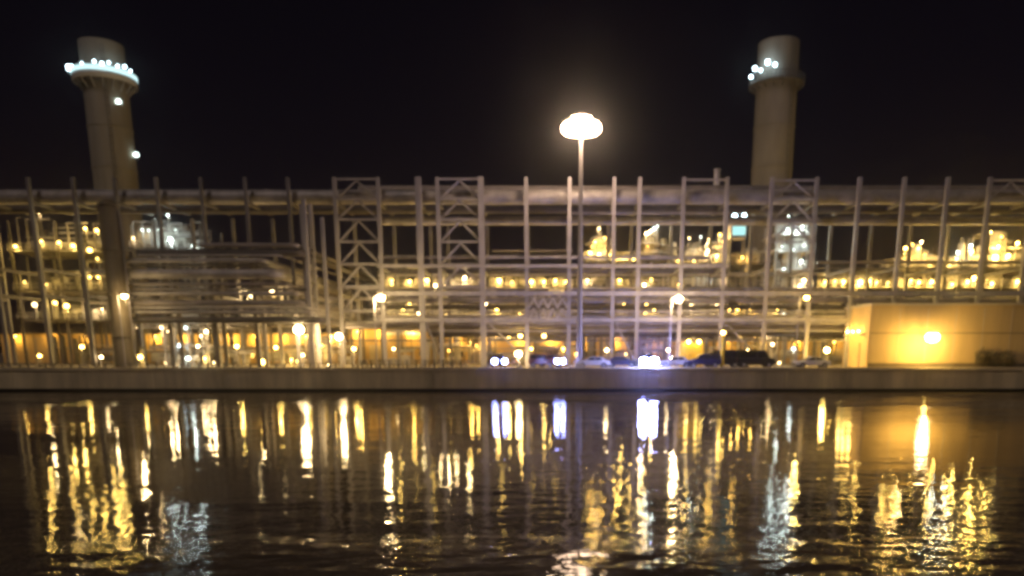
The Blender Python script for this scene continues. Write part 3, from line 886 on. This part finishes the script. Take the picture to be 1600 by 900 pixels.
# cream building at the right
t, xa, xb, z1 = block('plant_building', 'cream flat roofed building with amber lit side wall on the quay', 1364, 1760, 477, 104.6, 9.2, 'cream')
MB().box((xa + xb) / 2, 104.6 + 4.6, z1 + .14, xb - xa + .5, 9.7, .28).build('roof', M['trim'], t)
MB().box((xa + xb) / 2, 104.57, GZ + 4.5, xb - xa, .06, .1).build('string_course', M['joint'], t)
MB().box((xa + xb) / 2, 104.57, GZ + .3, xb - xa, .07, .6).build('plinth', M['joint'], t)
for i in range(1, 9):
    MB().box(xa + (xb - xa) * i / 9, 104.575, (GZ + z1) / 2 + .2, .08, .045, z1 - GZ - 1).build('panel_joint', M['trim'], t)
for yy in (104.9, 113.4):
    MB().box(xa - .06, yy, (GZ + z1) / 2, .1, .5, z1 - GZ - .02).build('pilaster', M['cream'], t)
dr = MB().box(xa - .04, 109.5, GZ + 1.6, .1, 3.4, 3.2).build('door', M['cream'], t)
MB().box(xa - .1, 108.1, GZ + 1.5, .06, .1, .3).build('handle', M['dark_steel'], dr)
MB().box(xa - .3, 109.4, GZ + 4.35, .6, 6.5, .16).build('canopy', M['trim'], t)
for yy in (107.6, 109.6, 111.6):
    hd = MB().box(xa - .45, yy, GZ + 4.55, .3, .3, .18).build('canopy_lamp', M['dark_steel'], t)
    MB().ball(xa - .45, yy, GZ + 4.82, .17).build('bulb', E(SODIUM, 26), hd); glow(xa - .6, yy, GZ + 5.2, SODIUM, 60, hd); glow(xa - .8, yy, GZ + 3.9, SODIUM, 60, hd)
g_ = W(1457, 527, 101.2)
MB().tube([(g_.x, 104.6, g_.z + .5), (g_.x, 102.6, g_.z + .75), (g_.x, 101.8, g_.z + .55)], .06, 6).build('lamp_arm', M['dark_steel'], t)
hd = MB().lathe(g_.x, 101.2, [(.02, g_.z + .72), (.6, g_.z + .55), (.6, g_.z + .48), (.02, g_.z + .48)], 14).build('lamp_head', M['dark_steel'], t)
MB().ball(g_.x, 101.2, g_.z, .85, .62).build('bulb', E(WARM, 26), hd); glow(g_.x, 101.2, g_.z - .9, SODIUM, 2900, hd, .3)
# tan shed under the rack
t, xa, xb, z1 = block('shed', 'tan shed with a pale band under its eave behind the rack', 545, 668, 514, 134, 12, 'cream')
MB().box((xa + xb) / 2, 140, z1 + .12, xb - xa + .7, 12.9, .24).build('roof', M['dark_steel'], t)
MB().box(W(628, 520, 134).x, 133.9, z1 - .62, size_at(58, 520, 134), .12, .75).build('eave_band', M['white'], t)
for i, u in enumerate((.12, .42, .8)):
    hd = MB().box(xa + (xb - xa) * u, 133.6, z1 - .25, .4, .5, .16).build('wall_lamp', M['dark_steel'], t)
    MB().ball(xa + (xb - xa) * u, 133.5, z1 - .42, .18).build('bulb', E(AMBER, 26), hd); glow(xa + (xb - xa) * u, 133.5 - .35, z1 - .42 - .4, AMBER, 420 if 26 > 20 else 260, hd)
dr = MB().box((xa + xb) / 2 - 2, 133.93, GZ + 1.6, 2.6, .1, 3.2).build('door', M['trim'], t)
MB().box((xa + xb) / 2 - .95, 133.84, GZ + 1.5, .08, .08, .3).build('handle', M['dark_steel'], dr)
t, xa, xb, z1 = block('shed', 'long low tan shed behind the parked cars and light mast', 690, 985, 528, 150, 10, 'cream')
MB().box((xa + xb) / 2, 155, z1 + .12, xb - xa + .7, 10.9, .24).build('roof', M['dark_steel'], t)
for i in range(6):
    u = (i + .5) / 6
    hd = MB().box(xa + (xb - xa) * u, 149.5, z1 - .2, .5, .6, .16).build('wall_lamp', M['dark_steel'], t)
    MB().ball(xa + (xb - xa) * u, 149.4, z1 - .4, .18).build('bulb', E(AMBER, 26), hd); glow(xa + (xb - xa) * u, 149.4 - .35, z1 - .4 - .4, AMBER, 420 if 26 > 20 else 260, hd)
    wf = MB().box(xa + (xb - xa) * u, 149.94, GZ + 1.7, 2.2, .1, 1.2).build('window', M['trim'], t)
    MB().box(xa + (xb - xa) * u, 149.87, GZ + 1.7, 2.0, .04, 1.0).build('pane', M['glass'], wf)
t, xa, xb, z1 = block('shed', 'brown lit shed far behind the left process frame', 0, 215, 522, 150, 10, 'cream')
MB().box((xa + xb) / 2, 155, z1 + .12, xb - xa + .7, 10.9, .24).build('roof', M['dark_steel'], t)
for i in range(4):
    u = (i + .5) / 4
    hd = MB().box(xa + (xb - xa) * u, 149.5, z1 - .2, .5, .6, .16).build('wall_lamp', M['dark_steel'], t)
    MB().ball(xa + (xb - xa) * u, 149.4, z1 - .4, .18).build('bulb', E(AMBER, 18), hd); glow(xa + (xb - xa) * u, 149.4 - .35, z1 - .4 - .4, AMBER, 420 if 18 > 20 else 260, hd)
for lab_, pa_, pb_, yt_, Y_, n_, s_ in (
        ('added amber lit shed behind the dark legs of the low rack', 224, 538, 522, 141, 8, 26),
        ('added brownish shed behind the black vans and the right stack foot', 992, 1330, 531, 147, 6, 15)):
    t, xa, xb, z1 = block('shed', lab_, pa_, pb_, yt_, Y_, 10, 'cream')  # added back sheds, wall lamps put in for amber fill under the rack
    MB().box((xa + xb) / 2, Y_ + 5, z1 + .12, xb - xa + .7, 10.9, .24).build('roof', M['dark_steel'], t)
    for i in range(n_):
        u = (i + .5) / n_
        hd = MB().box(xa + (xb - xa) * u, Y_ - .5, z1 - .2, .5, .6, .16).build('wall_lamp', M['dark_steel'], t)
        MB().ball(xa + (xb - xa) * u, Y_ - .6, z1 - .4, .18).build('bulb', E(AMBER, s_), hd); glow(xa + (xb - xa) * u, Y_ - .6 - .35, z1 - .4 - .4, AMBER, 420 if s_ > 20 else 260, hd)
        if i % 2:
            dr = MB().box(xa + (xb - xa) * u + 1.5, Y_ - .06, GZ + 1.3, 1.6, .1, 2.6).build('door', M['trim'], t)
            MB().box(xa + (xb - xa) * u + 2.1, Y_ - .14, GZ + 1.2, .08, .06, .3).build('handle', M['dark_steel'], dr)
# yellow container unit
xa, xb = GX(1063, 110), GX(1098, 110)
t = thing('equipment_cabinet', 'yellow equipment cabinet with a lit top by the street lamp foot', 'cabinet', ((xa + xb) / 2, 110, GZ))
zc = W(860, 536, 110).z
MB().box((xa + xb) / 2, 110.8, (GZ + zc) / 2, xb - xa, 1.6, zc - GZ).build('cabinet_body', M['yellow'], t, .05)
for u in (.3, .7):
    dr = MB().box(xa + (xb - xa) * u, 109.97, (GZ + zc) / 2, (xb - xa) * .36, .06, (zc - GZ) * .85).build('door', M['yellow'], t)
    MB().box(xa + (xb - xa) * (u + .1), 109.92, (GZ + zc) / 2, .06, .06, .3).build('handle', M['dark_steel'], dr)
for u in (.3, .75):
    hd = MB().box(xa + (xb - xa) * u, 109.5, zc + .35, .5, .3, .12).build('lamp', M['dark_steel'], t)
    MB().ball(xa + (xb - xa) * u, 109.4, zc + .15, .26).build('bulb', E(SODIUM, 24), hd)

# ------------------------------------------------------------------ picket railing on the quay edge
xa, xb = GX(560, 100.7), GX(728, 100.7)
t = thing('railing', 'picket railing with pale posts on the wall top below the tan shed', 'railing', ((xa + xb) / 2, 100.5, QZ))
for dz in (.45, .9):
    MB().bar((xa, 100.5, QZ + dz), (xb, 100.5, QZ + dz), .07).build('rail', M['dark_steel'], t)
for i in range(25):
    x = xa + (xb - xa) * i / 24
    MB().box(x, 100.5, QZ + .5, .2, .2, 1.0).build('post', M['dark_steel'] if i % 2 else M['coping'], t)

xa, xb = GX(-20, 100.7), GX(552, 100.7)
t = thing('railing', 'low dark railing with sparse posts on the wall top before the low rack', 'railing', ((xa + xb) / 2, 100.5, QZ))
MB().bar((xa, 100.5, QZ + .55), (xb, 100.5, QZ + .55), .06).build('rail', M['dark_steel'], t)
for i in range(44):
    x = xa + (xb - xa) * i / 43
    MB().box(x, 100.5, QZ + .32, .17, .17, .64).build('post', M['dark_steel'] if i % 3 else M['coping'], t)

# ------------------------------------------------------------------ vehicles
def car(label, px, Y, rz, paint, kind='suv', head=None, cat='car', z=None, s_=1.0, group='vehicles parked on the quay road'):
    bx = GX(px, Y)
    t = thing({'suv': 'parked_car', 'pickup': 'pickup_truck', 'van': 'parked_van', 'sedan': 'parked_car'}[kind], label, cat, (bx, Y, GZ), group)
    cr, sr = math.cos(rz), math.sin(rz)
    def xf(u, v, zz):
        return (bx + (u * cr - v * sr) * s_, Y + (u * sr + v * cr) * s_, GZ + zz * s_)
    if kind == 'van':
        low_ = [(-2.6, .35), (2.55, .35), (2.65, .6), (2.6, 1.05), (2.0, 1.25), (-2.6, 1.25)]
        cab = [(-2.6, 1.25), (2.0, 1.25), (1.35, 2.05), (1.1, 2.3), (-2.45, 2.35), (-2.6, 2.2)]
        win = [(.3, 1.35), (1.75, 1.35), (1.25, 1.95), (.3, 2.0)]; wx = (1.75, -1.65)
        wins = [[(-2.2, 1.35), (-.1, 1.35), (-.1, 2.0), (-2.2, 2.0)], win]
    elif kind == 'pickup':
        low_ = [(-2.6, .45), (2.5, .45), (2.62, .7), (2.55, 1.05), (1.3, 1.15), (-.7, 1.15), (-2.6, 1.1)]
        cab = [(-.75, 1.14), (1.35, 1.14), (.75, 1.72), (.5, 1.8), (-.45, 1.8), (-.7, 1.7)]
        wins = [[(-.55, 1.2), (.25, 1.2), (.25, 1.68), (-.5, 1.68)], [(.35, 1.2), (1.12, 1.2), (.68, 1.66), (.35, 1.68)]]; wx = (1.65, -1.6)
    elif kind == 'sedan':
        low_ = [(-2.25, .35), (2.2, .35), (2.3, .55), (2.2, .82), (1.2, .95), (-1.6, .98), (-2.25, .9)]
        cab = [(-1.7, .97), (1.15, .95), (.45, 1.4), (.1, 1.46), (-.8, 1.44), (-1.1, 1.38)]
        wins = [[(-1.25, 1.0), (-.3, 1.0), (-.3, 1.38), (-.95, 1.36)], [(-.2, 1.0), (.85, 1.0), (.35, 1.34), (-.2, 1.38)]]; wx = (1.4, -1.4)
    else:
        low_ = [(-2.3, .4), (2.25, .4), (2.36, .65), (2.28, 1.0), (1.25, 1.12), (-2.3, 1.12)]
        cab = [(-2.3, 1.11), (1.3, 1.11), (.6, 1.72), (.3, 1.8), (-1.95, 1.8), (-2.2, 1.65)]
        wins = [[(-1.95, 1.17), (-.9, 1.17), (-.9, 1.68), (-1.85, 1.68)], [(-.8, 1.17), (.15, 1.17), (.15, 1.7), (-.8, 1.7)], [(.25, 1.17), (1.08, 1.17), (.5, 1.66), (.25, 1.7)]]; wx = (1.5, -1.4)
    hw = .93 if kind != 'van' else 1.0
    MB().prism(low_, -hw, hw, xf).build('body', M[paint], t, .07)
    MB().prism([(u, zz) for u, zz in cab], -hw * .88, hw * .88, xf).build('cabin', M[paint], t, .06)
    for wv in wins:
        for sgn in (-1, 1):
            y0_, y1_ = sorted((sgn * hw * .87, sgn * (hw * .88 + .012)))
            MB().prism(wv, y0_, y1_, xf).build('window', M['glass'], t)
    # windscreen, a thin slab on the sloping front
    (u0, z0_), (u1, z1_) = cab[1], cab[2]
    du, dz = u1 - u0, z1_ - z0_
    nl = math.hypot(du, dz); nx, nz_ = dz / nl * .012, -du / nl * .012
    sl = [(u0 + du * .12, z0_ + dz * .12), (u0 + du * .9, z0_ + dz * .9)]
    MB().prism([sl[0], (sl[0][0] + nx, sl[0][1] + nz_), (sl[1][0] + nx, sl[1][1] + nz_), sl[1]], -hw * .76, hw * .76, xf).build('windscreen', M['glass'], t)
    for u in wx:
        for sgn in (-1, 1):
            wh = MB().tube([xf(u, sgn * (hw - .2), .36), xf(u, sgn * (hw + .02), .36)], .36 * s_, 16).build('wheel', M['rubber'], t)
            MB().tube([xf(u, sgn * (hw + .0), .36), xf(u, sgn * (hw + .035), .36)], .2 * s_, 12).build('rim', M['silver'], wh)
    fr = max(u for u, _ in low_)
    MB().prism([(fr - .12, .42), (fr + .06, .45), (fr + .06, .62), (fr - .1, .64)], -hw * .95, hw * .95, xf).build('bumper', M['rubber'], t)
    for sgn in (-1, 1):
        hc = Vector(xf(fr - .03, sgn * hw * .7, .84))
        m_ = E(BLUE, head) if head else M['silver']
        MB().ball(hc.x, hc.y, hc.z, (.5 if head > 400 else .32) if head else .14).build('headlight', m_, t)
        rr_ = min(u for u, _ in low_)
        tc_ = Vector(xf(rr_ + .02, sgn * hw * .8, .95))
        MB().box(tc_.x, tc_.y, tc_.z, .12, .12, .22, rz).build('tail_light', M['red'], t)
    return t
car('navy car facing the water with both headlamps lit', 776, 105.0, R(-76), 'navy', 'suv', 130)
car('maroon car with a dazzling white headlamp beside the mast', 853, 104.6, R(-38), 'red', 'suv', 150)
car('dark navy car angled beside the brightest headlamps', 972, 106.2, R(-12), 'navy', 'sedan')
car('black pickup truck with the most dazzling blue white headlamps', 1008, 103.2, R(-86), 'black', 'pickup', 520, 'truck')
car('white low car behind the brightest headlamps', 1055, 106.0, R(176), 'silver', 'sedan')
car('dark blue car whose nose is beside the yellow lamp post', 1098, 104.6, R(185), 'navy', 'suv')
car('black van right behind the yellow lamp post', 1127, 107.0, R(178), 'black', 'van', cat='van')
car('second black van parked beside the pale lamp on a post', 1178, 106.6, R(2), 'black', 'van', cat='van')
car('white car parked below the white lit tower', 1268, 102.9, R(178), 'white', 'sedan')
car('pale car parked right of the light mast foot', 926, 103.4, R(180), 'white', 'sedan')
# shrubs along the cream building front
def shrub(label, px, Y, wd, hh, seed):
    rg = random.Random(seed)
    x0 = GX(px, Y)
    t = thing('shrub', label, 'shrub', (x0, Y, GZ), 'shrubs before the cream building')
    st = MB()
    for i in range(6):
        a = rg.uniform(0, 6.28); r = rg.uniform(.2, .4) * wd
        st.tube([(x0, Y, GZ), (x0 + r * .5 * math.cos(a), Y + r * .3 * math.sin(a), GZ + hh * .45), (x0 + r * math.cos(a), Y + r * .5 * math.sin(a), GZ + hh * .85)], .035, 5, .015)
    st.build('stem', M['bark'], t)
    m = MB()
    for i in range(1100):
        a = rg.uniform(0, 6.28); e = math.acos(rg.uniform(-.6, 1)); k = rg.uniform(.55, 1.0) * (1 + .18 * math.sin(3 * a + seed) + .12 * math.sin(5 * e + seed))
        c_ = Vector((x0 + wd / 2 * k * math.sin(e) * math.cos(a), Y + wd * .32 * k * math.sin(e) * math.sin(a), GZ + hh * .45 + hh * .5 * k * math.cos(e)))
        u = Vector((rg.gauss(0, 1), rg.gauss(0, 1), rg.gauss(0, 1))).normalized() * .12
        v_ = Vector((rg.gauss(0, 1), rg.gauss(0, 1), rg.gauss(0, 1))).normalized() * .07
        m.add([c_ - u, c_ + v_, c_ + u, c_ - v_], [(0, 1, 2, 3)])
    m.build('foliage', M['leaf'], t)
shrub('wider leafy shrub at the right end of the cream building front', 1568, 103.9, 3.4, 2.3, 5)

shrub('rounded shrub left of the widest shrub at the cream building', 1535, 104.0, 2.6, 2.7, 9)

# ------------------------------------------------------------------ thin haze added for bloom around the lamps
hz = MB().box(0, 470, 30, 1500, 1060, 190).build('haze', None)
hm = bpy.data.materials.new('bloom_haze')
hm.use_nodes = True
n, l = hm.node_tree.nodes, hm.node_tree.links
n.clear()
o_ = n.new('ShaderNodeOutputMaterial')
v_ = n.new('ShaderNodeVolumePrincipled')
v_.inputs['Color'].default_value = (1, 1, 1, 1)
v_.inputs['Density'].default_value = HAZE
v_.inputs['Anisotropy'].default_value = 0.955
l.new(v_.outputs[0], o_.inputs['Volume'])
hz.data.materials.clear(); hz.data.materials.append(hm)
hz['kind'] = 'stuff'
c.volume_bounces = 0
